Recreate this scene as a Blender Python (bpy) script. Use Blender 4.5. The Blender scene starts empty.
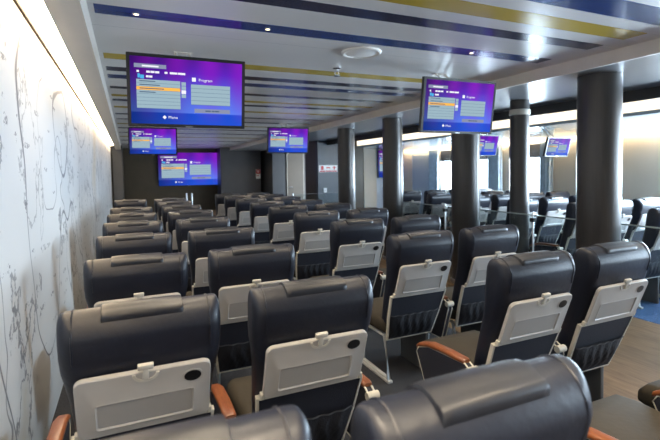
import bpy, bmesh, math, random
from mathutils import Vector, Matrix
random.seed(7)
PI = math.pi
SC = bpy.context.scene
COL = SC.collection
HC = 1.62            # camera height
KS = 1.42            # saloon shell scale
ZC = HC + .722*KS    # main ceiling
ZL = HC + .642*KS    # lower ceiling right of the step
XW = -0.356*KS       # mural face
XB = 2.78*KS         # face of the ceiling step
XF_ = 3.95*KS        # dark fascia
XR = 8.3             # right-hand outer wall
KR = XR/7.2
YF = 12.7            # far wall of the right-hand section
YM = 12.08*KS        # end of the mural
YE = 14.0*KS         # far wall
YB = -5.0            # wall behind the camera

# ------------------------------------------------------------------ materials
def newmat(name):
    m = bpy.data.materials.new(name); m.use_nodes = True
    nt = m.node_tree; nt.nodes.clear()
    out = nt.nodes.new('ShaderNodeOutputMaterial')
    return m, nt, out
def N(nt, t, **k):
    n = nt.nodes.new(t)
    for a, v in k.items():
        if a.startswith('i_'):
            n.inputs[a[2:].replace('_', ' ')].default_value = v
        else: setattr(n, a, v)
    return n
def L(nt, a, b): nt.links.new(a, b)
def rgba(c): return (c[0], c[1], c[2], 1.0)
def plain(name, col, rough=.5, metal=0., spec=.5, bump=0., bscale=60., var=0., vscale=8., coat=0.):
    m, nt, out = newmat(name)
    p = N(nt, 'ShaderNodeBsdfPrincipled')
    p.inputs['Base Color'].default_value = rgba(col); p.inputs['Roughness'].default_value = rough
    p.inputs['Metallic'].default_value = metal; p.inputs['Specular IOR Level'].default_value = spec
    p.inputs['Coat Weight'].default_value = coat
    tc = N(nt, 'ShaderNodeTexCoord')
    if var > 0:
        nz = N(nt, 'ShaderNodeTexNoise'); nz.inputs['Scale'].default_value = vscale; nz.inputs['Detail'].default_value = 4
        L(nt, tc.outputs['Object'], nz.inputs['Vector'])
        r = N(nt, 'ShaderNodeValToRGB')
        r.color_ramp.elements[0].position = .3; r.color_ramp.elements[1].position = .7
        r.color_ramp.elements[0].color = rgba([c*(1-var) for c in col]); r.color_ramp.elements[1].color = rgba([min(1, c*(1+var)) for c in col])
        L(nt, nz.outputs['Fac'], r.inputs['Fac']); L(nt, r.outputs['Color'], p.inputs['Base Color'])
    if bump > 0:
        nz = N(nt, 'ShaderNodeTexNoise'); nz.inputs['Scale'].default_value = bscale; nz.inputs['Detail'].default_value = 5
        L(nt, tc.outputs['Object'], nz.inputs['Vector'])
        b = N(nt, 'ShaderNodeBump'); b.inputs['Strength'].default_value = bump; b.inputs['Distance'].default_value = .01
        L(nt, nz.outputs['Fac'], b.inputs['Height']); L(nt, b.outputs['Normal'], p.inputs['Normal'])
    L(nt, p.outputs[0], out.inputs['Surface'])
    return m
def emis(name, col, st):
    m, nt, out = newmat(name)
    e = N(nt, 'ShaderNodeEmission'); e.inputs['Color'].default_value = rgba(col); e.inputs['Strength'].default_value = st
    L(nt, e.outputs[0], out.inputs['Surface']); return m
def glassmat(name, tint, gl=.08):
    m, nt, out = newmat(name)
    t = N(nt, 'ShaderNodeBsdfTransparent'); t.inputs['Color'].default_value = rgba(tint)
    g = N(nt, 'ShaderNodeBsdfGlossy'); g.inputs['Roughness'].default_value = .03
    lw = N(nt, 'ShaderNodeLayerWeight'); lw.inputs['Blend'].default_value = .25
    mp = N(nt, 'ShaderNodeMapRange'); mp.inputs['To Min'].default_value = gl*.5; mp.inputs['To Max'].default_value = .5
    L(nt, lw.outputs['Fresnel'], mp.inputs['Value'])
    mx = N(nt, 'ShaderNodeMixShader'); L(nt, mp.outputs[0], mx.inputs[0]); L(nt, t.outputs[0], mx.inputs[1]); L(nt, g.outputs[0], mx.inputs[2])
    L(nt, mx.outputs[0], out.inputs['Surface']); return m

M = {}
M['leather'] = plain('navy_leather', (.0095, .0118, .022), .42, spec=.47, bump=.12, bscale=45, var=.12, vscale=9)
M['leather_pad'] = plain('navy_leather_pad', (.011, .0125, .019), .41, spec=.6, bump=.18, bscale=22, var=.12)
M['cushion'] = plain('grey_leather', (.036, .030, .0215), .75, spec=.25, bump=.1, bscale=40, var=.1)
M['tray'] = plain('beige_grey_plastic', (.47, .45, .43), .42, var=.03)
M['recess'] = plain('recess_plastic', (.40, .385, .37), .5, var=.03)
M['trim'] = plain('cream_plastic', (.56, .53, .46), .45, var=.04)
M['latch'] = plain('latch_plastic', (.62, .59, .53), .35)
M['black'] = plain('black_plastic', (.008, .008, .010), .35)
M['pocket'] = plain('navy_pocket_fabric', (.012, .014, .026), .75, bump=.3, bscale=160)
M['net'] = plain('black_net', (.009, .010, .016), .7, bump=.4, bscale=120)
M['elastic'] = plain('elastic_tape', (.09, .09, .10), .8)
M['metal_leg'] = plain('painted_leg', (.45, .46, .47), .4, metal=.1)
M['post_metal'] = plain('brushed_steel', (.55, .56, .58), .3, metal=1.)
M['dark_wall'] = plain('dark_brown_laminate', (.078, .060, .036), .45, var=.12, vscale=3)
M['bluegrey_wall'] = plain('blue_grey_laminate', (.08, .08, .085), .42, var=.08, vscale=3)
M['midgrey_wall'] = plain('mid_grey_laminate', (.062, .069, .079), .4, var=.06, vscale=3)
M['beige_door'] = plain('beige_door_laminate', (.14, .12, .095), .45, var=.05)
M['cream_wall'] = plain('cream_wall_panel', (.60, .54, .44), .85, var=.03, vscale=2)
M['pale_panel'] = plain('pale_blue_panel', (.42, .50, .58), .45)
M['bulkhead'] = plain('beige_bulkhead', (.50, .46, .41), .45, var=.02)
M['beam'] = plain('beam_paint', (.74, .68, .62), .5, var=.02)
M['brown_edge'] = plain('brown_edge_trim', (.035, .018, .008), .6)
M['fascia'] = plain('dark_fascia', (.012, .012, .013), .4)
M['blind'] = plain('grey_blind', (.05, .05, .055), .8)
M['curtain'] = plain('blue_grey_curtain', (.55, .64, .70), .85, bump=.2, bscale=120, var=.1)
M['carpet_dark'] = plain('dark_carpet', (.020, .022, .030), .95, bump=.6, bscale=400, var=.3, vscale=60)
M['carpet_blue'] = plain('blue_carpet', (.022, .075, .19), .95, bump=.5, bscale=300, var=.3, vscale=40)
M['red'] = plain('red_print', (.55, .03, .03), .5)
M['white_print'] = plain('white_print', (.78, .78, .78), .5)
M['spk'] = plain('white_grille', (.85, .82, .78), .5)
M['chrome'] = plain('chrome', (.7, .7, .7), .15, metal=1.)
M['frame_alu'] = plain('window_frame_paint', (.60, .62, .64), .4)
M['glass'] = glassmat('window_glass', (.96, .98, 1.), .05)
M['pglass'] = glassmat('partition_glass', (.93, .97, .97), .08)
M['glass_edge'] = plain('glass_edge', (.30, .36, .36), .2)
M['mount_grey'] = plain('mount_grey_paint', (.16, .16, .17), .5)
M['pedestal'] = plain('dark_grey_pedestal', (.075, .075, .075), .5)
M['cove_lamp'] = emis('cove_lamp', (1.0, .76, .48), 15.0)
M['cove_lamp_r'] = emis('cove_lamp_right', (1.0, .85, .64), 1.25)
M['wash_lamp'] = emis('wall_wash_lamp', (1.0, .80, .55), 14.0)
M['spot_lamp'] = emis('spot_lamp', (1.0, .80, .50), 4.0)
M['soffit_panel'] = plain('soffit_panel', (.46, .56, .62), .16, metal=.35, spec=.6, var=.03)

def ceil_mat(name, col, rough, metal=0., seam=True, ax=1, step=.2):
    m, nt, out = newmat(name)
    p = N(nt, 'ShaderNodeBsdfPrincipled'); p.inputs['Roughness'].default_value = rough; p.inputs['Metallic'].default_value = metal
    p.inputs['Specular IOR Level'].default_value = .6
    g = N(nt, 'ShaderNodeNewGeometry'); sp = N(nt, 'ShaderNodeSeparateXYZ'); L(nt, g.outputs['Position'], sp.inputs[0])
    pp = N(nt, 'ShaderNodeMath', operation='PINGPONG'); pp.inputs[1].default_value = step
    L(nt, sp.outputs[ax], pp.inputs[0])
    lt = N(nt, 'ShaderNodeMath', operation='LESS_THAN'); lt.inputs[1].default_value = .0022
    L(nt, pp.outputs[0], lt.inputs[0])
    mx = N(nt, 'ShaderNodeMix', data_type='RGBA'); mx.inputs[6].default_value = rgba(col); mx.inputs[7].default_value = rgba([c*.45 for c in col])
    L(nt, lt.outputs[0], mx.inputs[0])
    nz = N(nt, 'ShaderNodeTexNoise'); nz.inputs['Scale'].default_value = 3.0
    L(nt, g.outputs['Position'], nz.inputs['Vector'])
    mr = N(nt, 'ShaderNodeMapRange'); mr.inputs['To Min'].default_value = rough*.85; mr.inputs['To Max'].default_value = rough*1.2
    L(nt, mx.outputs[2] if seam else mx.outputs[2], p.inputs['Base Color'])
    L(nt, p.outputs[0], out.inputs['Surface']); return m
M['ceil'] = ceil_mat('ceiling_panel', (.68, .65, .625), .34, .0, step=.44)
M['ceil_low'] = ceil_mat('ceiling_panel_low', (.17, .17, .175), .28, .0, ax=0, step=.24)
M['ceil_white'] = ceil_mat('cove_white', (.72, .70, .66), .4, 0., step=.9)
M['s_blue'] = plain('stripe_blue', (.018, .048, .19), .22, spec=.6)
M['s_navy'] = plain('stripe_navy', (.022, .024, .06), .22, spec=.6)
M['s_dark'] = plain('stripe_dark', (.05, .05, .075), .24, spec=.6)
M['s_yellow'] = plain('stripe_yellow', (.52, .36, .045), .25, spec=.6)

def column_mat():
    m, nt, out = newmat('column_metal')
    p = N(nt, 'ShaderNodeBsdfPrincipled'); p.inputs['Metallic'].default_value = .4; p.inputs['Roughness'].default_value = .33
    tc = N(nt, 'ShaderNodeTexCoord'); mp = N(nt, 'ShaderNodeMapping'); mp.inputs['Scale'].default_value = (40, 40, 1.0)
    L(nt, tc.outputs['Object'], mp.inputs['Vector'])
    nz = N(nt, 'ShaderNodeTexNoise'); nz.inputs['Scale'].default_value = 3; nz.inputs['Detail'].default_value = 4
    L(nt, mp.outputs[0], nz.inputs['Vector'])
    r = N(nt, 'ShaderNodeValToRGB'); r.color_ramp.elements[0].color = (.044, .040, .038, 1); r.color_ramp.elements[1].color = (.072, .067, .064, 1)
    L(nt, nz.outputs['Fac'], r.inputs[0]); L(nt, r.outputs[0], p.inputs['Base Color'])
    L(nt, p.outputs[0], out.inputs['Surface']); return m
M['column'] = column_mat()

def wood(name, dark, light, planks=False, scale=(1, 1, 1), rough=.4):
    m, nt, out = newmat(name)
    p = N(nt, 'ShaderNodeBsdfPrincipled'); p.inputs['Roughness'].default_value = rough; p.inputs['Specular IOR Level'].default_value = .5 if not planks else .22
    tc = N(nt, 'ShaderNodeTexCoord'); mp = N(nt, 'ShaderNodeMapping'); mp.inputs['Scale'].default_value = scale
    L(nt, tc.outputs['Object'], mp.inputs['Vector'])
    nz = N(nt, 'ShaderNodeTexNoise'); nz.inputs['Scale'].default_value = 6; nz.inputs['Detail'].default_value = 6; nz.inputs['Distortion'].default_value = .6
    L(nt, mp.outputs[0], nz.inputs['Vector'])
    r = N(nt, 'ShaderNodeValToRGB'); r.color_ramp.elements[0].position = .3; r.color_ramp.elements[1].position = .72
    r.color_ramp.elements[0].color = rgba(dark); r.color_ramp.elements[1].color = rgba(light)
    L(nt, nz.outputs['Fac'], r.inputs[0]); c = r.outputs[0]
    if planks:
        b = N(nt, 'ShaderNodeTexBrick'); b.offset = .37
        b.inputs['Scale'].default_value = 1.0; b.inputs['Brick Width'].default_value = 1.4; b.inputs['Row Height'].default_value = .14
        b.inputs['Mortar Size'].default_value = .0025; b.inputs['Color1'].default_value = (.85, .85, .85, 1); b.inputs['Color2'].default_value = (1.08, 1.06, 1.04, 1); b.inputs['Mortar'].default_value = (.55, .53, .5, 1)
        m2 = N(nt, 'ShaderNodeMapping'); m2.inputs['Rotation'].default_value = (0, 0, PI/2); L(nt, tc.outputs['Object'], m2.inputs['Vector']); L(nt, m2.outputs[0], b.inputs['Vector'])
        mm = N(nt, 'ShaderNodeMix', data_type='RGBA', blend_type='MULTIPLY'); mm.inputs[0].default_value = 1
        L(nt, c, mm.inputs[6]); L(nt, b.outputs['Color'], mm.inputs[7]); c = mm.outputs[2]
    L(nt, c, p.inputs['Base Color']); L(nt, p.outputs[0], out.inputs['Surface']); return m
M['arm_wood'] = wood('armrest_wood', (.135, .038, .012), (.235, .076, .024), scale=(20, 3, 20), rough=.32)
M['floor_wood'] = wood('walkway_planks', (.125, .072, .034), (.205, .130, .066), planks=True, scale=(6, .7, 1), rough=.62)

def mural_mat():
    m, nt, out = newmat('sea_chart_mural')
    p = N(nt, 'ShaderNodeBsdfPrincipled'); p.inputs['Roughness'].default_value = .42
    g = N(nt, 'ShaderNodeTexCoord')
    mp = N(nt, 'ShaderNodeMapping'); mp.inputs['Scale'].default_value = (1, 1, 1); mp.inputs['Location'].default_value = (0, 3.1, 1.3)
    L(nt, g.outputs['Object'], mp.inputs['Vector']); V = mp.outputs[0]
    def noise(sc, det, rough=.5, dist=0., loc=None):
        n = N(nt, 'ShaderNodeTexNoise'); n.inputs['Scale'].default_value = sc; n.inputs['Detail'].default_value = det
        n.inputs['Roughness'].default_value = rough; n.inputs['Distortion'].default_value = dist
        if loc:
            q = N(nt, 'ShaderNodeMapping'); q.inputs['Location'].default_value = loc; L(nt, V, q.inputs['Vector']); L(nt, q.outputs[0], n.inputs['Vector'])
        else: L(nt, V, n.inputs['Vector'])
        return n.outputs['Fac']
    def mth(op, a, b=None, c=None):
        n = N(nt, 'ShaderNodeMath', operation=op)
        for i, v in enumerate((a, b, c)):
            if v is None: continue
            if isinstance(v, (int, float)): n.inputs[i].default_value = v
            else: L(nt, v, n.inputs[i])
        return n.outputs[0]
    def line(f, level, w):
        d = mth('ABSOLUTE', mth('SUBTRACT', f, level))
        s = N(nt, 'ShaderNodeMapRange'); s.inputs['From Min'].default_value = w*.5; s.inputs['From Max'].default_value = w
        s.inputs['To Min'].default_value = 1; s.inputs['To Max'].default_value = 0; L(nt, d, s.inputs['Value']); return s.outputs[0]
    coast = noise(.62, 9, .60, .25)
    smooth = noise(.55, 1.5, .4, 0, (4, 2, 7))
    smooth2 = noise(1.0, 2, .4, 0, (9, 5, 1))
    lines = mth('MAXIMUM', mth('MULTIPLY', line(smooth, .50, .0034), .8), mth('MULTIPLY', line(smooth2, .42, .0045), .7))
    lines = mth('MAXIMUM', lines, mth('MULTIPLY', line(coast, .585, .008), .7))
    lines = mth('MAXIMUM', lines, mth('MULTIPLY', line(coast, .43, .007), .5))
    # sounding marks and place names: small broken marks in sparse cells
    vo = N(nt, 'ShaderNodeTexVoronoi'); vo.inputs['Scale'].default_value = 4.2; vo.inputs['Randomness'].default_value = .9; L(nt, V, vo.inputs['Vector'])
    near = mth('LESS_THAN', vo.outputs['Distance'], .16)
    q = N(nt, 'ShaderNodeMapping'); q.inputs['Scale'].default_value = (1, 42, 60); L(nt, V, q.inputs['Vector'])
    n4 = N(nt, 'ShaderNodeTexNoise'); n4.inputs['Scale'].default_value = 1.; n4.inputs['Detail'].default_value = 1; L(nt, q.outputs[0], n4.inputs['Vector'])
    marks = mth('MULTIPLY', mth('MULTIPLY', near, mth('GREATER_THAN', n4.outputs['Fac'], .54)), .85)
    q2 = N(nt, 'ShaderNodeMapping'); q2.inputs['Scale'].default_value = (1, 1.2, 6); L(nt, V, q2.inputs['Vector'])
    vo2 = N(nt, 'ShaderNodeTexVoronoi'); vo2.inputs['Scale'].default_value = 1.9; L(nt, q2.outputs[0], vo2.inputs['Vector'])
    marks2 = mth('MULTIPLY', mth('MULTIPLY', mth('LESS_THAN', vo2.outputs['Distance'], .20), mth('GREATER_THAN', n4.outputs['Fac'], .53)), .7)
    ink = mth('MAXIMUM', lines, mth('MAXIMUM', marks, marks2))
    # land tint
    land = N(nt, 'ShaderNodeMapRange'); land.inputs['From Min'].default_value = .585; land.inputs['From Max'].default_value = .68; L(nt, coast, land.inputs['Value'])
    landw = mth('MULTIPLY', land.outputs[0], .8)
    mx = N(nt, 'ShaderNodeMix', data_type='RGBA'); mx.inputs[6].default_value = (.58, .575, .57, 1); mx.inputs[7].default_value = (.50, .42, .30, 1)
    L(nt, landw, mx.inputs[0])
    mx2 = N(nt, 'ShaderNodeMix', data_type='RGBA'); L(nt, mx.outputs[2], mx2.inputs[6]); mx2.inputs[7].default_value = (.05, .052, .07, 1)
    L(nt, ink, mx2.inputs[0])
    L(nt, mx2.outputs[2], p.inputs['Base Color']); L(nt, p.outputs[0], out.inputs['Surface']); return m
M['mural'] = mural_mat()

# screen contents (a lit display)
def screen_bg():
    m, nt, out = newmat('screen_background')
    tc = N(nt, 'ShaderNodeTexCoord'); sp = N(nt, 'ShaderNodeSeparateXYZ'); L(nt, tc.outputs['Generated'], sp.inputs[0])
    r = N(nt, 'ShaderNodeValToRGB'); e = r.color_ramp.elements
    e[0].position = 0; e[0].color = (.012, .055, .42, 1); e[1].position = 1; e[1].color = (.07, .008, .22, 1)
    for pos, c in ((.17, (.010, .05, .42, 1)), (.185, (.07, .14, .58, 1)), (.55, (.065, .06, .46, 1)), (.8, (.075, .012, .34, 1))):
        x = e.new(pos); x.color = c
    L(nt, sp.outputs[2], r.inputs[0])
    # purple bloom in the upper right, darker on the left
    mr = N(nt, 'ShaderNodeMapRange'); mr.inputs['From Min'].default_value = .0; mr.inputs['From Max'].default_value = .6; mr.inputs['To Min'].default_value = .35; mr.inputs['To Max'].default_value = 1.0
    L(nt, sp.outputs[0], mr.inputs['Value'])
    wv = N(nt, 'ShaderNodeTexWave'); wv.inputs['Scale'].default_value = 1.1; wv.inputs['Distortion'].default_value = 3; wv.inputs['Detail'].default_value = 1
    L(nt, tc.outputs['Generated'], wv.inputs['Vector'])
    m1 = N(nt, 'ShaderNodeMath', operation='MULTIPLY'); L(nt, sp.outputs[2], m1.inputs[0]); L(nt, wv.outputs['Fac'], m1.inputs[1])
    mx = N(nt, 'ShaderNodeMix', data_type='RGBA'); L(nt, r.outputs[0], mx.inputs[6]); mx.inputs[7].default_value = (.17, .008, .36, 1)
    m2 = N(nt, 'ShaderNodeMath', operation='MULTIPLY'); L(nt, m1.outputs[0], m2.inputs[0]); m2.inputs[1].default_value = .75
    L(nt, m2.outputs[0], mx.inputs[0])
    em = N(nt, 'ShaderNodeEmission'); L(nt, mx.outputs[2], em.inputs['Color']); L(nt, mr.outputs[0], em.inputs['Strength'])
    gl = N(nt, 'ShaderNodeBsdfGlossy'); gl.inputs['Roughness'].default_value = .15; gl.inputs['Color'].default_value = (.0015, .0015, .0015, 1)
    ad = N(nt, 'ShaderNodeAddShader'); L(nt, em.outputs[0], ad.inputs[0]); L(nt, gl.outputs[0], ad.inputs[1])
    L(nt, ad.outputs[0], out.inputs['Surface']); return m
M['scr'] = screen_bg()
M['scr_row'] = emis('screen_row', (.22, .31, .36), 1.)
M['scr_row2'] = emis('screen_row_line', (.11, .17, .23), 1.)
M['scr_orange'] = emis('screen_highlight', (.68, .34, .06), 1.)
M['scr_white'] = emis('screen_text', (.60, .60, .66), 1.)
M['scr_dark'] = emis('screen_dark_text', (.05, .08, .13), 1.)
M['scr_cyan'] = emis('screen_icon', (.05, .30, .55), 1.)
M['scr_grey'] = emis('screen_button', (.17, .19, .28), 1.)

# ------------------------------------------------------------------ mesh builder
def rrect(w, h, r, k=4, cx=0., cy=0.):
    """closed outline of a rounded rectangle, half sizes w, h"""
    pts = []
    for (sx, sy, a0) in ((1, 1, 0), (-1, 1, PI/2), (-1, -1, PI), (1, -1, 1.5*PI)):
        for i in range(k+1):
            a = a0 + PI/2*i/k
            pts.append((cx + sx*(w-r) + r*math.cos(a), cy + sy*(h-r) + r*math.sin(a)))
    return pts
def ident(x, y, z): return (x, y, z)
class MB:
    def __init__(s, T=ident): s.bm = bmesh.new(); s.T = T
    def v(s, x, y, z): return s.bm.verts.new(s.T(x, y, z))
    def f(s, vs, m=0):
        try:
            fc = s.bm.faces.new(vs); fc.material_index = m; return fc
        except ValueError: return None
    def box(s, x0, x1, y0, y1, z0, z1, m=0, bev=0.):
        vs = [s.v(x, y, z) for z in (z0, z1) for (x, y) in ((x0, y0), (x1, y0), (x1, y1), (x0, y1))]
        fs = [s.f([vs[i] for i in q], m) for q in ((3, 2, 1, 0), (4, 5, 6, 7), (0, 1, 5, 4), (1, 2, 6, 5), (2, 3, 7, 6), (3, 0, 4, 7))]
        if bev:
            es = list({e for f in fs for e in f.edges})
            r = bmesh.ops.bevel(s.bm, geom=es, offset=bev, segments=2, profile=.5, affect='EDGES')
            for f in r['faces']: f.material_index = m
        return s
    def loft(s, rings, m=0, cap0=True, cap1=True, closed=False):
        R = [[s.v(*p) for p in r] for r in rings]; n = len(R[0])
        rng = range(len(R)) if closed else range(len(R)-1)
        for i in rng:
            a, b = R[i], R[(i+1) % len(R)]
            for j in range(n): s.f([a[j], a[(j+1) % n], b[(j+1) % n], b[j]], m)
        if not closed:
            if cap0: s.f(list(reversed(R[0])), m)
            if cap1: s.f(R[-1], m)
        return s
    def prism(s, poly, a, b, axis=0, m=0):
        """poly in the two other axes (cyclic order), extruded along axis a..b"""
        def P(t, u, w): return ((t, u, w), (w, t, u), (u, w, t))[axis]
        return s.loft([[P(a, u, w) for u, w in poly], [P(b, u, w) for u, w in poly]], m)
    def tube(s, pts, r, seg=8, m=0, closed=False):
        pts = [Vector(p) for p in pts]; rings = []; n = len(pts)
        for i, p in enumerate(pts):
            if closed: d = (pts[(i+1) % n]-pts[i-1])
            else: d = pts[min(i+1, n-1)]-pts[max(i-1, 0)]
            d.normalize(); up = Vector((0, 0, 1)) if abs(d.z) < .9 else Vector((1, 0, 0))
            a = d.cross(up).normalized(); b = d.cross(a)
            rings.append([tuple(p + a*(r*math.cos(2*PI*k/seg)) + b*(r*math.sin(2*PI*k/seg))) for k in range(seg)])
        return s.loft(rings, m, closed=closed)
    def lathe(s, prof, seg=24, c=(0, 0, 0), m=0):
        return s.loft([[(c[0]+r*math.cos(2*PI*k/seg), c[1]+r*math.sin(2*PI*k/seg), c[2]+z) for k in range(seg)] for r, z in prof], m)
    def disc(s, cx, cy, z0, z1, rx, ry, seg=20, m=0):
        ring = [(cx+rx*math.cos(2*PI*k/seg), cy+ry*math.sin(2*PI*k/seg)) for k in range(seg)]
        return s.loft([[(x, y, z0) for x, y in ring], [(x, y, z1) for x, y in ring]], m)
    def mesh(s, name, mats, smooth=False, angle=35):
        bmesh.ops.recalc_face_normals(s.bm, faces=s.bm.faces[:])
        me = bpy.data.meshes.new(name); s.bm.to_mesh(me); s.bm.free()
        for mt in (mats if isinstance(mats, (list, tuple)) else [mats]): me.materials.append(M[mt] if isinstance(mt, str) else mt)
        if smooth:
            me.shade_smooth()
            me.set_sharp_from_angle(angle=math.radians(angle))
        return me
    def build(s, name, mats, parent=None, smooth=False, angle=35, loc=(0, 0, 0)):
        o = bpy.data.objects.new(name, s.mesh(name, mats, smooth, angle)); COL.objects.link(o)
        o.location = loc
        if parent: o.parent = parent
        return o
def tag(o, label=None, cat=None, group=None, kind=None):
    if label: o['label'] = label
    if cat: o['category'] = cat
    if group: o['group'] = group
    if kind: o['kind'] = kind
    return o
def thing(name, label, cat, loc=(0, 0, 0), rz=0., group=None):
    o = bpy.data.objects.new(name, None); COL.objects.link(o); o.empty_display_size = .1
    o.location = loc; o.rotation_euler = (0, 0, rz)
    return tag(o, label, cat, group)
def struct(name, mb, mats, smooth=False, label=None):
    o = mb.build(name, mats, None, smooth); o['kind'] = 'structure'
    if label: o['label'] = label
    return o
def copy_tree(o, parent=None):
    c = o.copy(); COL.objects.link(c)
    if parent: c.parent = parent
    for ch in list(o.children): copy_tree(ch, c)
    return c

# ------------------------------------------------------------------ seat
A20 = math.radians(20); SA, CA = math.sin(A20), math.cos(A20)
def back_frame(x, d, n):      # x across, d down the reclined rear face, n outwards from it
    return (x, -.002 + SA*d - CA*n, .945 - CA*d - SA*n)
def head_section(z):
    if z <= 1.085: return .073, .075
    t = (z-1.085)/.071
    return .073, .075*math.sqrt(max(0., 1-t*t))
def make_seat():
    root = thing('ferry_seat', 'x', 'seat')
    # upholstered back: reclined lower part, upright head part with a rolled top
    b = MB(); rings = []
    for z, yc, hw, ht, rc in ((.42, .262, .205, .05, .04), (.50, .233, .222, .055, .045), (.62, .19, .234, .060, .05), (.74, .149, .240, .064, .05),
                              (.83, .117, .246, .068, .052), (.90, .092, .256, .073, .055), (.95, .078, .265, .076, .055), (1.0, .069, .268, .077, .05)):
        rings.append([(x, yc+y, z) for x, y in rrect(hw, ht, rc, 5)])
    for k in range(0, 9):
        a = PI/2*k/8.4; z = 1.06 + .096*math.sin(a)
        ht = .080*math.cos(a); hw = .268 - .022*(1-math.cos(a))**2
        rings.append([(x, .058+.004*k/8+y, z) for x, y in rrect(hw, max(ht, .008), max(.007, .05*math.cos(a)), 5)])
    b.loft(rings); back = b.build('backrest', 'leather', root, True, 60)
    # stitched seams running over the head part
    def prof(t):       # t in 0..1 from rear low over the top to front low
        if t < .3: return (-.006 - .016*t/.3, .985 + .075*t/.3)
        if t > .7: return (.138 + .01*(t-.7)/.3, 1.06 - .075*(t-.7)/.3)
        a = PI*(1-(t-.3)/.4); return (.058 + .004*math.sin(a) + .080*math.cos(a), 1.06 + .096*math.sin(a))
    for sx in (-1, 1):
        p = MB(); p.tube([(sx*.222, *prof(.02+.9*i/28)) for i in range(29)], .0035, 5)
        p.build('piping', 'leather', back, True, 60)
    # leather headrest flap over the top
    q = MB(); cols = ((-.134, .000), (-.131, .0085), (-.11, .0105), (0., .0115), (.11, .0105), (.131, .0085), (.134, .000))
    ts = [.385 + (.74-.385)*i/26 for i in range(27)]
    top = []
    for i, t in enumerate(ts):
        y, z = prof(t); y2, z2 = prof(min(1, t+.01)); y1, z1 = prof(max(0, t-.01))
        d = Vector((0, y2-y1, z2-z1)).normalized(); n = Vector((0, -d.z, d.y))
        e = 1.0 if 1 < i < 25 else (.75 if i in (1, 25) else 0.)
        bulge = .005 if 1 <= i <= 3 else 0.
        top.append([q.v(x, y + n.y*(o*e+bulge*e*(o > 0)), z + n.z*(o*e+bulge*e*(o > 0))) for x, o in cols])
    for i in range(26):
        for j in range(6): q.f([top[i][j], top[i][j+1], top[i+1][j+1], top[i+1][j]])
    q.build('headrest_flap', 'leather_pad', root, True, 60)
    # tray table
    t = MB(back_frame)
    W = lambda pts, n: [(x, d, n) for x, d in pts]
    o0 = rrect(.222, .128, .028, 5, 0, .130); o1 = rrect(.219, .125, .026, 5, 0, .130)
    r0 = rrect(.168, .062, .012, 5, 0.0, .170); r1 = rrect(.163, .057, .010, 5, 0.0, .170); r2 = rrect(.158, .052, .009, 5, 0, .170)
    t.loft([W(o0, .005), W(o0, .021), W(o1, .024), W(r0, .024), W(r1, .0265), W(r2, .0205)], 0)
    tr = t.build('tray_table', 'tray', root, True, 30)
    rp = MB(back_frame); rp.loft([W(rrect(.1575, .0515, .009, 5, 0, .170), .020), W(rrect(.1575, .0515, .009, 5, 0, .170), .0213)]); rp.build('recess_panel', 'recess', tr)
    la = MB(back_frame)
    la.box(-.026, .026, -.034, -.014, .018, .034, bev=.003); la.box(-.010, .010, -.018, .030, .022, .033, bev=.003)
    la.build('latch', 'latch', tr, True, 30)
    cr = MB(back_frame); arc = []
    for k in range(13):
        a = PI*k/12; arc.append((a, math.cos(a), math.sin(a)))
    outer = [(.044*c, .008+.036*s_) for a, c, s_ in arc]; inner = [(.034*c, .008+.027*s_) for a, c, s_ in reversed(arc)]
    poly = outer+inner; cr.loft([W(poly, .023), W(poly, .0275)]); cr.build('latch_ring', 'latch', tr)
    ch = MB(back_frame); ch.disc(.158, .055, .023, .0262, .036, .029, 24); ch.build('cup_rim', 'tray', tr)
    ch = MB(back_frame); ch.disc(.158, .055, .024, .0270, .030, .0235, 24); ch.build('cup_hole_shade', 'black', tr)  # raised black disc stands for the shade inside the cup hole
    for sx in (-1, 1):
        hg = MB(back_frame); hg.box(sx*.224-.008, sx*.224+.008, .232, .262, .0, .022, bev=.003)
        hg.build('hinge', 'trim', tr)
    # moulded shell frame and pocket under the tray
    s = MB(back_frame)
    so = [(-.245, .262), (.245, .262), (.232, .45), (.205, .655), (-.205, .655), (-.232, .45)]
    si = [(-.234, .270), (.234, .270), (.221, .45), (.194, .645), (-.194, .645), (-.221, .45)]
    s.loft([W(so, -.012), W(so, .010), W(si, .012), W(si, -.011)], 0, True, True)
    sh = s.build('back_shell', ['trim'], root)
    pn = MB(back_frame)
    pn.loft([W([(-.2335, .2705), (.2335, .2705), (.2205, .45), (.1935, .6445), (-.1935, .6445), (-.2205, .45)], -.013), W([(-.2335, .2705), (.2335, .2705), (.2205, .45), (.1935, .6445), (-.1935, .6445), (-.2205, .45)], .009)])
    pn.build('back_panel', 'pocket', sh)
    nt_ = MB(back_frame); rows = []
    for i in range(9):
        d = .425 + .20*i/8; hw = .219 - .026*max(0, (d-.45))/.19; row = []
        for j in range(49):
            u = j/48*2-1
            n = .006 + .026*math.sin(PI*min(1, (i+1.2)/9.6))*(1-u**6) + (.004*math.sin(u*19+1.6*math.sin(i*.7)) + .003*math.sin(u*43+1.4*i))*(1-u**8)*(.35+.65*(1-abs(i-4)/5))
            row.append(nt_.v(u*hw, d, max(.0095, n+.006)))
        rows.append(row)
    for i in range(8):
        for j in range(48): nt_.f([rows[i][j], rows[i][j+1], rows[i+1][j+1], rows[i+1][j]])
    po = nt_.build('seat_pocket', 'net', root, True, 80)
    el = MB(back_frame); ra = []
    for j in range(49):
        u = j/48*2-1; n = .018 + .013*(1-u**6) + .003*math.sin(u*19)
        ra.append((u*.219, n))
    for j in range(48):
        (xa, na), (xb, nb) = ra[j], ra[j+1]
        va = [el.v(xa, .417, na), el.v(xb, .417, nb), el.v(xb, .428, nb), el.v(xa, .428, na)]
        el.f(va)
    el.build('elastic_band', 'elastic', po)
    # seat cushion
    c = MB(); rings = []
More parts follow.
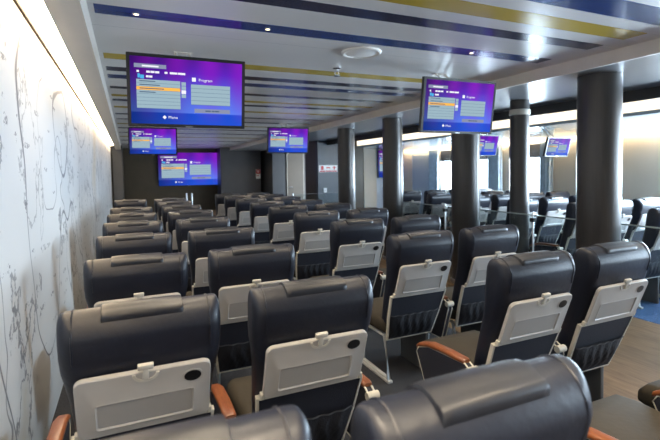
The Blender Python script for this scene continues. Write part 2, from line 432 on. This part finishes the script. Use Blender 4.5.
    for y, hw, zc, hh in ((.205, .20, .43, .045), (.25, .235, .435, .058), (.45, .245, .44, .065), (.64, .245, .445, .065), (.73, .24, .44, .058), (.765, .225, .425, .035)):
        rings.append([(x, y, zc+z) for x, z in rrect(hw, hh, hh*.75, 5)])
    c.loft(rings); c.build('seat_cushion', 'cushion', root, True, 60)
    return root
def make_armrest(root, sx):
    """panelled armrest on one side of a seat: dark panel, cream edge, wooden cap"""
    x = sx*.329
    outline = [(.135, .52), (.145, .56), (.18, .58), (.50, .56), (.60, .525), (.62, .49), (.50, .255), (.22, .255)]
    a = MB(); a.prism(outline, x-.019, x+.019, 0)
    arm = a.build('armrest', 'pocket', root)
    e = MB(); pts = [(x, y, z) for y, z in outline]
    for dx in (-.018, .018):
        e.tube([(x+dx, y, z) for y, z in outline], .005, 6, closed=True)
    e.tube([(x-.03, .142, .555), (x+.03, .142, .555)], .021, 10)
    e.build('cream_edge', 'trim', arm, True, 60)
    w = MB(); rings = []
    for y, z, hw in ((.185, .583, .022), (.20, .587, .027), (.34, .585, .029), (.49, .573, .029), (.59, .542, .027), (.625, .520, .018)):
        rings.append([(x+u, y, z+v) for u, v in rrect(hw, .014, .012, 3)])
    w.loft(rings); w.build('wooden_cap', 'arm_wood', arm, True, 50)
    return arm
def make_leg(root, x):
    l = MB(); l.tube([(x, .27, .35), (x, .22, .03), (x, .62, .03), (x, .58, .35)], .017, 8, closed=True)
    l.box(x-.02, x+.02, .19, .65, .0, .022, bev=.004)
    l.build('leg', 'metal_leg', root, True, 40)

proto = make_seat()
make_leg(proto, -.19)
pl = MB(); pl.box(.165, .195, .235, .60, .0, .375, bev=.006); pl.build('leg', 'pedestal', proto, True, 40)['label'] = 'dark grey panel leg'
proto_plain = copy_tree(proto)        # armrest folded away
make_armrest(proto, -1)
proto_end = copy_tree(proto)          # outer seat of a bench: a second armrest
make_armrest(proto_end, 1)
used = {}
def place_seat(kind, x, y, label, group, dz=0.):
    p = (proto, proto_end, proto_plain)[int(kind)]
    kind = int(kind)
    if kind not in used: used[kind] = 1; o = p
    else: o = copy_tree(p)
    o.location = (x, y, 0); o.scale = (1, 1, 1+dz); o['label'] = label; o['group'] = group
    return o
ORD = ['nearest', 'second', 'third', 'fourth', 'fifth', 'sixth', 'seventh', 'eighth', 'ninth', 'tenth', 'eleventh']
XF = (.0355, .693, 1.955, 2.613)
for r in range(0, 10):
    y = .687 + r
    for c in range(4):
        if c == 0 and r in (7, 9): continue
        if c == 1 and r == 9: continue
        if r == 0 and c == 0: y0, dz = y-.03, .05
        elif r == 0 and c == 1: y0, dz = y-.05, .035
        else: y0, dz = y, 0.
        row = ORD[r]
        if c == 0: lab = 'navy leather ferry seat beside the map wall, %s row from the front of the picture' % row
        elif c == 1: lab = 'navy ferry seat on the aisle, second file from the map wall, %s row' % row
        elif c == 2: lab = 'navy ferry seat just right of the central aisle, %s row counting from the nearest' % row
        else: lab = 'navy ferry seat in the file next to the line of columns, %s row' % row
        if r == 0 and c < 2:
            lab = ('cropped beige-lit seat back at the bottom edge, closest to the map wall', 'large blurred navy seat back at the bottom centre, nearest of all')[c]
        place_seat(2 if c == 2 and r > 1 else (c == 1 and r == 1), XF[c] - (.035, .062)[c]*(r == 0) if c < 2 else XF[c], y0, lab, 'seats left of the columns', dz)
for r in range(0, 7):
    y = 1.97 + r
    for c in range(4):
        lab = 'blue-lit ferry seat beyond the glass partition, %s row, %s' % (ORD[r], ('file nearest the columns', 'second file from the columns', 'third file from the columns', 'file beside the window wall')[c])
        if r == 0: continue
        place_seat(c == 3, 5.45+.658*c, y, lab, 'seats beyond the columns by the windows')

# ------------------------------------------------------------------ room shell
f = MB()
f.box(-.9, 2.95, YB, YE+.4, -.05, 0, 0); f.box(2.95, 4.9, YB, YE+.4, -.05, 0, 1); f.box(4.9, XR+.2, YB, YE+.4, -.05, 0, 2)
struct('floor', f, ['carpet_dark', 'floor_wood', 'carpet_blue'])
ZM = HC + .633*KS          # top of the mural
w = MB(); w.box(XW-.2, XW-.06, YB, YE+.2, 0, ZC+.3, 0); w.box(XW-.06, XW, YB, YM, 0, ZM, 1)
struct('wall_left', w, ['cream_wall', 'mural'])
t = MB(); t.box(XW-.06, XW+.012, YB, YM, ZM+.0005, ZM+.022); t.box(XW-.06, XW+.006, YM+.0005, YM+.03, 0, ZM+.010)
struct('trim_1', t, 'brown_edge')
t = MB(); zl = HC + .611*KS
poly = [(-.250*KS, zl), (-.190, zl), (-.190, ZC+.3), (XW-.06, ZC+.3), (XW-.06, ZM+.13), (-.250*KS, ZM+.13)]
t.loft([[(x, YB, z) for x, z in poly], [(x, YM+.7, z) for x, z in poly]])
struct('trim_2', t, 'bulkhead')
lm = thing('cove_light', 'long warm white strip light recessed above the top of the map wall', 'light', (0, 0, ZM+.07))
d = MB(); d.box(XW-.05, -.26*KS, YB+.05, YM-.1, 0.005, .012); d.build('diffuser', 'cove_lamp', lm)
d = MB(); d.box(XW-.055, -.255*KS, YB+.04, YM-.08, .012, .035); d.build('housing', 'trim', lm)

# main ceiling with colour stripes
stripes = [(1.30, 1.46, 1), (1.57, 1.70, 4), (1.82, 1.925, 2), (2.18, 2.30, 1), (3.03, 3.17, 4), (3.40, 3.53, 2), (3.66, 3.80, 1),
           (4.14, 4.25, 3), (4.55, 4.67, 4), (4.83, 4.95, 2), (5.33, 5.46, 4), (5.95, 6.07, 3), (6.5, 6.62, 3), (7.1, 7.22, 4), (7.75, 7.9, 3),
           (8.6, 8.75, 3), (9.5, 9.68, 4), (10.6, 10.8, 3), (12.0, 12.2, 3), (.55, .68, 4), (.85, 1.0, 2), (-.4, -.25, 1), (-1.2, -1.05, 4), (-2.2, -2.05, 1), (-3.1, -2.95, 2)]
stripes = sorted((a*KS, b*KS, m) for a, b, m in stripes)
c = MB(); X0, X1, X2, X3 = -.189, -.155, 2.62*KS, XB
def ceil_strip(y0, y1, mi):
    if mi == 0:
        c.box(X0, X3, y0, y1, ZC, ZC+.05, 0)
    else:
        c.box(X0, X1, y0, y1, ZC, ZC+.05, 0); c.box(X1, X2, y0, y1, ZC, ZC+.05, mi); c.box(X2, X3, y0, y1, ZC, ZC+.05, 0)
yp = YB
for y0, y1, mi in stripes:
    ceil_strip(yp, y0-.006, 0); c.box(X0, X3, y0-.006, y0, ZC+.006, ZC+.05, 5); ceil_strip(y0, y1, mi)
    c.box(X0, X3, y1, y1+.006, ZC+.006, ZC+.05, 5); yp = y1+.006
ceil_strip(yp, YE+.2, 0)
struct('ceiling', c, ['ceil', 's_blue', 's_navy', 's_dark', 's_yellow', 'fascia'])
c = MB(); c.box(XB+.03, XF_, YB, YE+.2, ZL, ZL+.05)
c.box(XF_, XR+.2, YF, YE+.2, ZL, ZL+.05)
struct('ceiling_low', c, 'ceil_low')
c = MB(); c.box(XB, XB+.03, YB, YE+.2, ZL-.004, ZC+.06)
struct('trim_3', c, 'beam')
c = MB(); c.box(XF_, XF_+.04, YB, YF, HC+.548*KS, ZL+.3)
struct('trim_4', c, 'fascia')
XS = 6.6; ZS0 = HC + .527*XS/4.9; ZS1 = HC + .527*KR        # soffit: inner edge height, height at the wall
c = MB(); c.box(XF_+.04, XS+.07, YB, YF, 2.78, 2.82)
struct('ceiling_cove', c, 'ceil_white')
c = MB(); poly = [(XS, ZS0), (XR-.14, ZS1), (XR-.14, ZS1+.05), (XS, ZS0+.05)]
c.loft([[(x, YB, z) for x, z in poly], [(x, YF, z) for x, z in poly]])
c.box(XR-.14, XR-.002, YB, YF, ZS1+.04, ZS1+.08)
struct('ceiling_soffit', c, 'soffit_panel')
c = MB(); c.box(XS+.02, XS+.07, YB, YF, ZS0+.05, 2.78)
struct('trim_5', c, 'ceil_white')
lm = thing('cove_light', 'long glowing white cove band running above the right-hand seats beyond the columns', 'light', (0, 0, ZS0))
d = MB(); d.box(XS, XS+.018, YB+.1, YF-.1, .055, .225); d.build('diffuser', 'cove_lamp_r', lm)
d = MB(); d.box(XS-.01, XS+.018, YB+.1, YF-.1, .227, .24); d.build('housing', 'trim', lm)
lm = thing('wall_washer_light', 'warm strip light tucked along the top of the cream window wall', 'light', (0, 0, ZS1+.04))
d = MB(); d.box(XR-.135, XR-.03, YB+.1, YF-.15, -.008, 0.); d.build('diffuser', 'wash_lamp', lm)

# right wall with windows
ZW = HC + .47*KR
wins = [(7.49*KR, 9.23*KR, 1.0, ZW), (6.15*KR, 7.0*KR, 1.0, ZW), (2.6, 4.5, .9, ZW), (.2, 2.1, .9, ZW), (-2.2, -.3, .9, ZW), (-4.6, -2.7, .9, ZW)]
wins.sort()
w = MB(); yp = YB
for y0, y1, z0, z1 in wins:
    w.box(XR, XR+.15, yp, y0, 0, 2.9); w.box(XR, XR+.15, y0, y1, 0, z0); w.box(XR, XR+.15, y0, y1, z1, 2.9); yp = y1
w.box(XR, XR+.15, yp, YF+.15, 0, 2.9)
struct('wall_right', w, 'cream_wall')
for i, (y0, y1, z0, z1) in enumerate(reversed(wins)):
    root = bpy.data.objects.new('window_%d' % (i+1), None); COL.objects.link(root); root.location = (XR+.1, (y0+y1)/2, z0); root['kind'] = 'structure'
    hw, h = (y1-y0)/2, z1-z0
    fr = MB(); t_ = .04
    fr.box(-.03, .03, -hw, -hw+t_, 0, h); fr.box(-.03, .03, hw-t_, hw, 0, h); fr.box(-.03, .03, -hw+t_, hw-t_, 0, t_); fr.box(-.03, .03, -hw+t_, hw-t_, h-t_, h)
    fr.build('window_frame', 'frame_alu', root)
    g = MB(); g.box(-.004, .004, -hw+t_, hw-t_, t_, h-t_); g.build('window_pane', 'glass', root)
w = MB(); w.box(XW-.2, XR+.15, YB-.15, YB, 0, 2.9); struct('wall_front', w, 'cream_wall')

# far end walls
def far(name, x0, x1, y0, y1, mat, K=KS):
    w = MB(); w.box(x0*K, x1*K, y0*K, y1*K, 0, 2.9); struct(name, w, mat)
far('wall_back', -.40, 2.50, 14.0, 14.15, 'dark_wall')
far('wall_back_left', -.33, -.10, 12.62, 14.0, 'bluegrey_wall')
far('wall_back_right', 2.50, 3.70, 13.4, 14.15, 'bluegrey_wall')
far('wall_recess', 3.70, 5.2, 14.0, 14.15, 'dark_wall')
far('wall_recess_side', 3.84, 4.21, 12.62, 13.9, 'midgrey_wall')
far('wall_recess_end', 4.21, 4.92, 12.72, 13.9, 'bluegrey_wall')
KF = YF/10.55
far('wall_far_right', 4.40, 5.18, 10.55, 10.70, 'midgrey_wall', KF)
far('wall_far_side', 4.40, 4.46, 10.70, 11.45, 'dark_wall', KF)
w = MB(); w.box(5.18*KF, 5.72*KF, YF+.02, YF+.17, 0, 2.9); struct('wall_far_dark', w, 'dark_wall')
w = MB(); w.box(5.72*KF, 6.10*KF, YF, YF+.17, 0, 2.9); struct('wall_far_cream', w, 'cream_wall')
w = MB(); w.box(6.10*KF, XR, YF, YF+.17, 0, 2.9); struct('wall_far_pale', w, 'pale_panel')
dr = bpy.data.objects.new('door_1', None); COL.objects.link(dr); dr.location = (4.56*KS, 12.69*KS, 0); dr['kind'] = 'structure'
d = MB(); d.box(-.35, .35, -.02, .015, 0.01, 2.38); d.build('door_panel', 'beige_door', dr)
d = MB(); d.box(-.38, -.355, -.03, .02, 0, 2.42); d.box(.355, .38, -.03, .02, 0, 2.42); d.build('door_frame', 'trim', dr)
d = MB(); d.tube([(-.29, -.02, .95), (-.29, -.07, .95), (-.15, -.07, .95)], .016, 8); d.build('door_handle', 'post_metal', dr, True)
# pale door leaf on the outer wall near the far end
dr = bpy.data.objects.new('door_2', None); COL.objects.link(dr); dr.location = (XR-.012, 10.02*KR, 0); dr['kind'] = 'structure'
d = MB(); d.box(-.02, .01, -.46, .46, .01, 2.05); d.build('door_panel', 'pale_panel', dr)
d = MB(); d.box(-.028, .01, .462, .49, 0, 2.08); d.box(-.028, .01, -.49, -.462, 0, 2.08); d.build('door_frame', 'frame_alu', dr)

# ------------------------------------------------------------------ columns
for (x, y, D, z1, lab) in ((4.37, 3.073, .40, ZL, 'thick dark metal column right of the picture, largest and nearest of the line'),
                           (4.36, 5.042, .39, ZL, 'dark round column directly beneath the screen on the right'),
                           (4.37, 6.976, .36, ZL, 'dark column between the red signs and the right-hand screen, third in line'),
                           (4.4, 8.922, .375, ZL, 'farthest dark column, just right of the red wall signs'),
                           (4.91, 4.593, .25, ZL-.0001, 'slim dark column standing behind the glass partition, under the bright cove')):
    r = thing('column', lab, 'column', (x, y, 0), 0, 'dark round columns')
    s = MB(); s.lathe([(D/2, .06), (D/2, z1-.001)], 40); s.build('shaft', 'column', r, True, 60)
    s = MB(); s.lathe([(D/2+.018, 0), (D/2+.018, .05), (D/2+.004, .06)], 40); s.build('base_ring', 'post_metal', r, True, 40)
    if D < .3:
        s = MB(); s.lathe([(D/2+.002, 2.33), (D/2+.010, 2.335), (D/2+.010, 2.40), (D/2+.002, 2.405)], 40); s.build('collar', 'trim', r, True, 40)

# ------------------------------------------------------------------ displays
def text_mesh(bm, T, body, size, x, z, mi, bold=False):
    cu = bpy.data.curves.new('t', 'FONT'); cu.body = body; cu.size = size; cu.resolution_u = 2
    ob = bpy.data.objects.new('t', cu); COL.objects.link(ob)
    bpy.context.view_layer.update()
    me = bpy.data.meshes.new_from_object(ob)
    vs = [bm.verts.new(T(v.co.x+x, v.co.y+z)) for v in me.vertices]
    for pl in me.polygons:
        try:
            fc = bm.faces.new([vs[i] for i in pl.vertices]); fc.material_index = mi
        except ValueError: pass
    bpy.data.objects.remove(ob); bpy.data.curves.remove(cu); bpy.data.meshes.remove(me)
def screen_mesh(W, H, y):
    """lit picture of the menu; u,v run 0..1 from lower left; the face looks to -Y"""
    s = MB(); bm = s.bm
    def P(u, v, o=0.): return (-W/2+u*W, y-o, -H/2+v*H)
    def quad(u0, u1, v0, v1, mi, o):
        s.f([bm.verts.new(P(u0, v0, o)), bm.verts.new(P(u1, v0, o)), bm.verts.new(P(u1, v1, o)), bm.verts.new(P(u0, v1, o))], mi)
    quad(0, 1, 0, 1, 0, 0)
    a, b, cc = .0006, .0012, .0018
    quad(.035, .305, .835, .895, 7, a); quad(.10, .24, .852, .875, 4, b)
    for u0, u1 in ((.055, .075), (.135, .165), (.17, .205), (.21, .245), (.29, .315), (.335, .40), (.405, .47)): quad(u0, u1, .765, .795, 4, a)
    quad(.062, .082, .685, .745, 6, a); quad(.084, .115, .675, .73, 6, a)
    for u0, u1 in ((.132, .155), (.158, .185)): quad(u0, u1, .695, .725, 4, a)
    v = .665
    for k in range(8):
        mi = 3 if k == 2 else 1
        quad(.05, .425, v-.048, v, mi, a)
        if k < 4: quad(.075, .10+.11*(1+(k*37 % 3)/3), v-.032, v-.018, 5, b)
        quad(.05, .425, v-.054, v-.048, 2, a); v -= .054
    for k in range(4): quad(.435, .475, .60-.062*k, .655-.062*k, 1 if k != 2 else 4, a)
    quad(.53, .565, .675, .735, 4, a)
    v = .63
    for k in range(5):
        quad(.52, .885, v-.056, v, 1, a); quad(.52, .885, v-.063, v-.056, 2, a); v -= .063
    quad(.55, .885, .19, .255, 7, a)
    for u0, u1 in ((.65, .70), (.71, .735), (.74, .78)): quad(u0, u1, .213, .232, 5, b)
    def T(x, z): return P(0, 0, b)[0]+x, y-b, -H/2+z
    text_mesh(bm, T, 'Program', .062*H, .59*W, .682*H, 4)
    text_mesh(bm, T, 'Menu', .062*H, .315*W, .085*H, 4)
    s.f([bm.verts.new(P(*q, b)) for q in ((.265, .105), (.283, .075), (.301, .105), (.283, .135))], 4)
    return s
SCM = ['scr', 'scr_row', 'scr_row2', 'scr_orange', 'scr_white', 'scr_dark', 'scr_cyan', 'scr_grey']
def television(x, y, ztop, W, H, lab, tilt=8., ceil=ZC, grp='ceiling screens', wall=False, bez=.014):
    r = thing('television', lab, 'screen', (x, y, ceil if not wall else ztop-H/2), 0, grp)
    hub = (0, 0, ztop-H/2*math.cos(math.radians(tilt))-ceil) if not wall else (0, 0, 0)
    e = (math.radians(tilt), 0, 0)
    c_ = MB(); c_.box(-W/2, W/2, -.02, .02, -H/2, H/2, bev=.004); c_.box(-W*.3, W*.3, .02, .05, -H*.3, H*.3, bev=.008)
    cs = c_.build('casing', 'black', r, loc=hub); cs.rotation_euler = e
    b_ = MB(); o = rrect(W/2, H/2, .006, 2); i = rrect(W/2-bez, H/2-bez, .002, 2)
    b_.loft([[(u, -.0195, v) for u, v in o], [(u, -.026, v) for u, v in o], [(u, -.026, v) for u, v in i], [(u, -.0215, v) for u, v in i]], 0, False, False)
    bz = b_.build('bezel', 'black', cs)
    lg = MB(); lg.box(-W*.03, W*.03, -.0268, -.026, -H/2+.004, -H/2+.010); lg.build('badge', 'post_metal', cs)
    sc = screen_mesh(W-2*bez, H-2*bez, -.0225).build('screen', SCM, cs)
    if not wall:
        m_ = MB()
        for sx in (-.055, .055): m_.tube([(sx, .30, 0), (sx, .06, hub[2]+H*.40), (sx, .04, hub[2])], .010, 8)
        m_.box(-.075, .075, .27, .33, -.008, 0); m_.build('mount', 'beam', r)
    return r
def hung(x, y, zt, W, H, lab): television(x*KS, y*KS, HC+(zt-HC)*KS, W*KS, H*KS, lab, bez=.024)
hung(.328, 2.66, 2.262, .632, .388, 'large black television hanging nearest the map wall, showing an orange menu row')
hung(2.200, 2.62, 2.258, .645, .385, 'television hung in front of the column line, on the right of the ceiling')
hung(.345, 6.82, 2.262, .640, .385, 'small-looking television partly behind the nearest hanging one, close to the map wall')
hung(2.17, 6.33, 2.262, .635, .380, 'television hanging far off at the middle, right of the dark back wall')
television(1.66*KS, YE-.06, HC+.605*KS, 1.70*KS, .985*KS, 'big wall screen low on the dark far wall under the hanging televisions', 0, grp='wall screens', wall=True, bez=.015)
television(6.70, 5.46, 2.125, .55, .33, 'little tilted television below the right-hand soffit, beyond the columns', 14, ZS0+.002, grp='small televisions beyond the columns')
television(5.08, 5.47, 2.137, .55, .33, 'small television half hidden behind the second column, right of it', 14, ZL, grp='small televisions beyond the columns')
television(7.82, YF-.0505, 2.258, .92, .90, 'bluish display on the far pale wall, seen either side of the third column', 0, grp='wall screens', wall=True)

# ------------------------------------------------------------------ ceiling fittings
sp = thing('ceiling_speaker', 'round white grille speaker set flush in the ceiling between the two near screens', 'speaker', (1.33*KS, 2.47*KS, ZC)); sp.scale = (KS, KS, 1)
s = MB(); s.lathe([(.122, 0), (.122, -.012), (.112, -.020), (.10, -.016), (.10, 0)], 36); s.build('rim', 'spk', sp, True, 40)
s = MB(); s.lathe([(.100, -.012), (.07, -.018), (.0005, -.020)], 36); s.build('grille', 'spk', sp, True, 40)
sk = thing('ceiling_sprinkler', 'small chrome sprinkler head hanging from the ceiling just behind the round speaker', 'sprinkler', (1.37*KS, 2.91*KS, ZC)); sk.scale = (KS, KS, KS)
s = MB(); s.lathe([(.030, 0), (.030, -.005), (.012, -.010), (.012, -.028)], 16); s.build('body', 'chrome', sk, True, 40)
s = MB(); s.tube([(-.012, 0, -.028), (-.016, 0, -.042), (0, 0, -.054)], .003, 6); s.tube([(.012, 0, -.028), (.016, 0, -.042), (0, 0, -.054)], .003, 6); s.build('yoke', 'chrome', sk, True)
s = MB(); s.lathe([(.024, -.054), (.024, -.057)], 16); s.build('deflector', 'chrome', sk)
SPOTS = ((.06*KS, 2.245*KS, 'leftmost'), (.672*KS, 2.24*KS, 'second from the left'), (1.986*KS, 2.24*KS, 'rightmost'))
for x, y, nm in SPOTS:
    dl = thing('downlight', 'tiny lit downlight in the blue ceiling stripe, %s of the three' % nm, 'light', (x, y, ZC), 0, 'downlights in the blue stripe')
    s = MB(); s.lathe([(.024, 0), (.024, -.004), (.016, -.006), (.016, 0)], 18); s.build('ring', 'chrome', dl, True, 40)
    s = MB(); s.lathe([(.0155, -.001), (.0155, -.003)], 18); s.build('bulb', 'spot_lamp', dl)

# ------------------------------------------------------------------ far-end items
def sign(name, lab, loc, w_, h_, kind):
    r = thing(name, lab, 'sign', loc)
    s = MB(); s.box(-w_/2, w_/2, -.004, .0, -h_/2, h_/2); s.build('plate', 'white_print', r)
    q = MB(); Yf = -.0045
    def qd(u0, u1, v0, v1): q.box(u0*w_, u1*w_, -.0062, -.0042, v0*h_, v1*h_)
    if kind == 0:      # tall sign: red square with a white figure, white lower panel with a red line
        qd(-.46, .46, .02, .16); qd(-.46, -.2, .16, .40); qd(.2, .46, .16, .40); qd(-.46, .46, .40, .48); qd(-.06, .06, .2, .36)
        qd(-.34, .1, -.22, -.12)
    else:              # a row of three red pictograms on white
        for k, x0 in enumerate((-.47, -.15, .17)):
            qd(x0, x0+.30, -.46, -.30)
            if k == 0: qd(x0+.08, x0+.22, -.18, .38)
            elif k == 1: qd(x0+.04, x0+.26, .04, .2)
            else: qd(x0+.12, x0+.19, -.18, .36); qd(x0+.05, x0+.26, .1, .2)
    q.build('pictogram', 'red', r)
    return r
sign('wall_sign', 'small upright red and white safety sign on the dark blue-grey wall', (3.62*KS, 13.395*KS, HC-.07*KS), .20, .40, 0)
sign('wall_sign', 'wide red and white safety sign on the panel left of the farthest column', (4.68*KF, 10.545*KF, HC+.052*KF), .62, .21, 1)
sw = thing('wall_switch', 'small white box on the grey panel below the wide red sign', 'switch', (4.585*KF, 10.548*KF, HC-.56*KF))
s = MB(); s.box(-.05, .05, -.03, 0, 0, .14, bev=.006); s.build('housing', 'white_print', sw)
s = MB(); s.box(-.015, .015, -.036, -.03, .05, .09, bev=.002); s.build('button', 'trim', sw)
for k, x in enumerate((1.36, 1.49)):
    p = thing('metal_post', 'thin steel post behind the last rows under the wall screen, %s of two' % ('left', 'right')[k], 'post', (x, 12., 0), 0, 'thin steel posts')
    s = MB(); s.lathe([(.020, .0), (.020, 1.09), (.010, 1.10)], 12); s.build('tube', 'post_metal', p, True, 40)
    s = MB(); s.lathe([(.05, 0), (.05, .012)], 16); s.build('foot', 'post_metal', p)

# glass partitions
gp = thing('glass_partition', 'long low glass partition with a pale top rail beyond the columns', 'partition', (4.66, 0, 0))
s = MB(); s.box(-.006, .006, 1.7, 7.6, .08, 1.01); s.build('pane', 'pglass', gp)
s = MB(); s.box(-.008, .008, 1.7, 7.6, 1.01, 1.024, bev=.002); s.build('top_rail', 'glass_edge', gp)
for y in (1.7, 4.14, 5.87, 7.6):
    s = MB(); s.lathe([(.013, 0), (.013, 1.05), (.008, 1.06)], 12, (0, y, 0)); po = s.build('post', 'post_metal', gp, True, 40)
    s = MB(); s.box(-.03, .03, y-.03, y+.03, .93, .98, bev=.004); s.build('clamp', 'fascia', po)
gp = thing('glass_partition', 'low glass screen behind the last rows, left of the farthest column', 'partition', (4.2*1.15, 11.5, 0))
s = MB(); s.box(-.78, .78, -.006, .006, .08, .99); s.build('pane', 'pglass', gp)
s = MB(); s.box(-.78, .78, -.007, .007, .99, .997); s.build('top_rail', 'mount_grey', gp)
for x in (-.78, .78):
    s = MB(); s.lathe([(.018, 0), (.018, 1.02)], 12, (x, 0, 0)); s.build('post', 'post_metal', gp, True, 40)

# ------------------------------------------------------------------ curtains and blinds
def curtain(y0, y1, lab):
    r = thing('curtain', lab, 'curtain', (XR-.09, (y0+y1)/2, 0), 0, 'curtains on the window wall')
    n = 60; hw = (y1-y0)/2; s = MB(); folds = max(3, int((y1-y0)/.065))
    ring = []
    for i in range(n+1):
        u = -1+2*i/n; ring.append((.045*math.sin(u*folds*PI)+.006*math.sin(u*17), u*hw))
    back = [(x+.006, y) for x, y in reversed(ring)]
    pl = ring+back
    s.loft([[(x*1.1, y, .55) for x, y in pl], [(x, y, 1.2) for x, y in pl], [(x*.85, y, ZW+.01) for x, y in pl]])
    s.build('cloth', 'curtain', r, True, 70)
    s = MB(); s.tube([(0, -hw-.02, ZW+.02), (0, hw+.02, ZW+.02)], .010, 8); s.build('rail', 'post_metal', r)
curtain(9.22*KR, 9.62*KR, 'blue-grey curtain at the far side of the farther window')
curtain(7.14*KR, 7.50*KR, 'blue-grey curtain between the two windows, left of the slim column')
curtain(5.90*KR, 6.16*KR, 'blue-grey curtain on the near side of the window right of the slim column')
for y0, y1, lab in ((7.49*KR, 9.23*KR, 'grey slatted blind across the top of the farther window'), (6.15*KR, 7.0*KR, 'grey slatted blind topping the window right of the slim column')):
    r = thing('window_blind', lab, 'blind', (XR-.012, (y0+y1)/2, ZW-.335), 0, 'blinds on the windows')
    hw = (y1-y0)/2-.01; s = MB()
    for k in range(10):
        z = .01+k*.030
        s.box(-.010, .010, -hw, hw, z, z+.029)
    s.build('slats', 'blind', r)
    s = MB(); s.box(-.012, .012, -hw, hw, .308, .332); s.build('headrail', 'frame_alu', r)

# ------------------------------------------------------------------ light
wd = bpy.data.worlds.new('daylight'); SC.world = wd; wd.use_nodes = True
bg = wd.node_tree.nodes['Background']; bg.inputs['Color'].default_value = (.80, .91, 1.0, 1); bg.inputs['Strength'].default_value = 5.0
def lamp(kind, name, loc, energy, col, rot=(0, 0, 0), **k):
    l = bpy.data.lights.new(name, kind); l.energy = energy; l.color = col
    for a, v in k.items(): setattr(l, a, v)
    o = bpy.data.objects.new(name, l); COL.objects.link(o); o.location = loc; o.rotation_euler = rot; return o
for i, (y0, y1, z0, z1) in enumerate(wins):      # daylight coming in through each window
    lamp('AREA', 'window_daylight', (XR+.20, (y0+y1)/2, (z0+z1)/2), (110 if y0 > 5 else 200 if y0 > 2 else 70 if y0 > 0 else 40)*(y1-y0)*(z1-z0), (.68, .85, 1.0), (0, PI/2, 0), shape='RECTANGLE', size=z1-z0, size_y=y1-y0)
for x, y, nm in SPOTS:
    lamp('SPOT', 'downlight_and_fill', (x, y, ZC-.01), 30, (1, .84, .62), (0, 0, 0), spot_size=math.radians(140), spot_blend=.7, shadow_soft_size=.05)
WARM = (1, .83, .60)
for y in (-3.0, -.3, .35, 1.3, 2.25, 4.2, 5.25, 6.2, 7.2, 8.2, 9.2, 14.5, 17.6):     # rows of added fill spots under the ceiling, without fittings
    for x in ((.12, 1.0, 2.6) if y == -.3 else (.42, 1.5, 2.6)): lamp('SPOT', 'downlight_and_fill', (x, y, ZC-.01), (200 if y == -.3 else 100 if y == .35 else 46) if y < 10 else 22, WARM, (0, 0, 0), spot_size=math.radians(92), spot_blend=.8, shadow_soft_size=.07)
for x, y, en in ((4.7*KF, 10.25*KF, 9), (5.9*KF, 10.25*KF, 9), (5.6, 15.5, 16), (6.2, 17.0, 14), (4.6, 17.8, 16), (4.9, 1.6, 40), (4.9, -1.5, 40)):  # first two light the far panel tops; the rest is added fill without fittings
    lamp('SPOT', 'downlight_and_fill', (x, y, ZL-.03), en, WARM, (0, 0, 0), spot_size=math.radians(140), spot_blend=.7, shadow_soft_size=.05)

# ------------------------------------------------------------------ camera
cam = bpy.data.cameras.new('camera'); co = bpy.data.objects.new('camera', cam); COL.objects.link(co)
r = Vector((.91187, -.40870, -.0158)); u = Vector((.0329, .0345, .99886)); fw = Vector((.4083, .9119, -.0444))
fw.normalize(); r = (r - fw*r.dot(fw)).normalized(); u = r.cross(fw)
mt = Matrix((r, u, -fw)).transposed().to_4x4(); mt.translation = Vector((0, 0, HC)); co.matrix_world = mt
cam.sensor_width = 36; cam.lens = 451.36/660*36; cam.shift_y = -(220-190.63)/660
cam.clip_start = .05; cam.clip_end = 60
cam.dof.use_dof = True; cam.dof.focus_distance = 2.7; cam.dof.aperture_fstop = 3.2
SC.camera = co
SC.view_settings.view_transform = 'Standard'; SC.view_settings.look = 'None'; SC.view_settings.gamma = 1
SC.view_settings.exposure = 0.66
SC.view_settings.use_curve_mapping = False
SC.cycles.use_denoising = True
SC.cycles.max_bounces = 8
SC.cycles.transparent_max_bounces = 12
SC.cycles.sample_clamp_indirect = 6.0
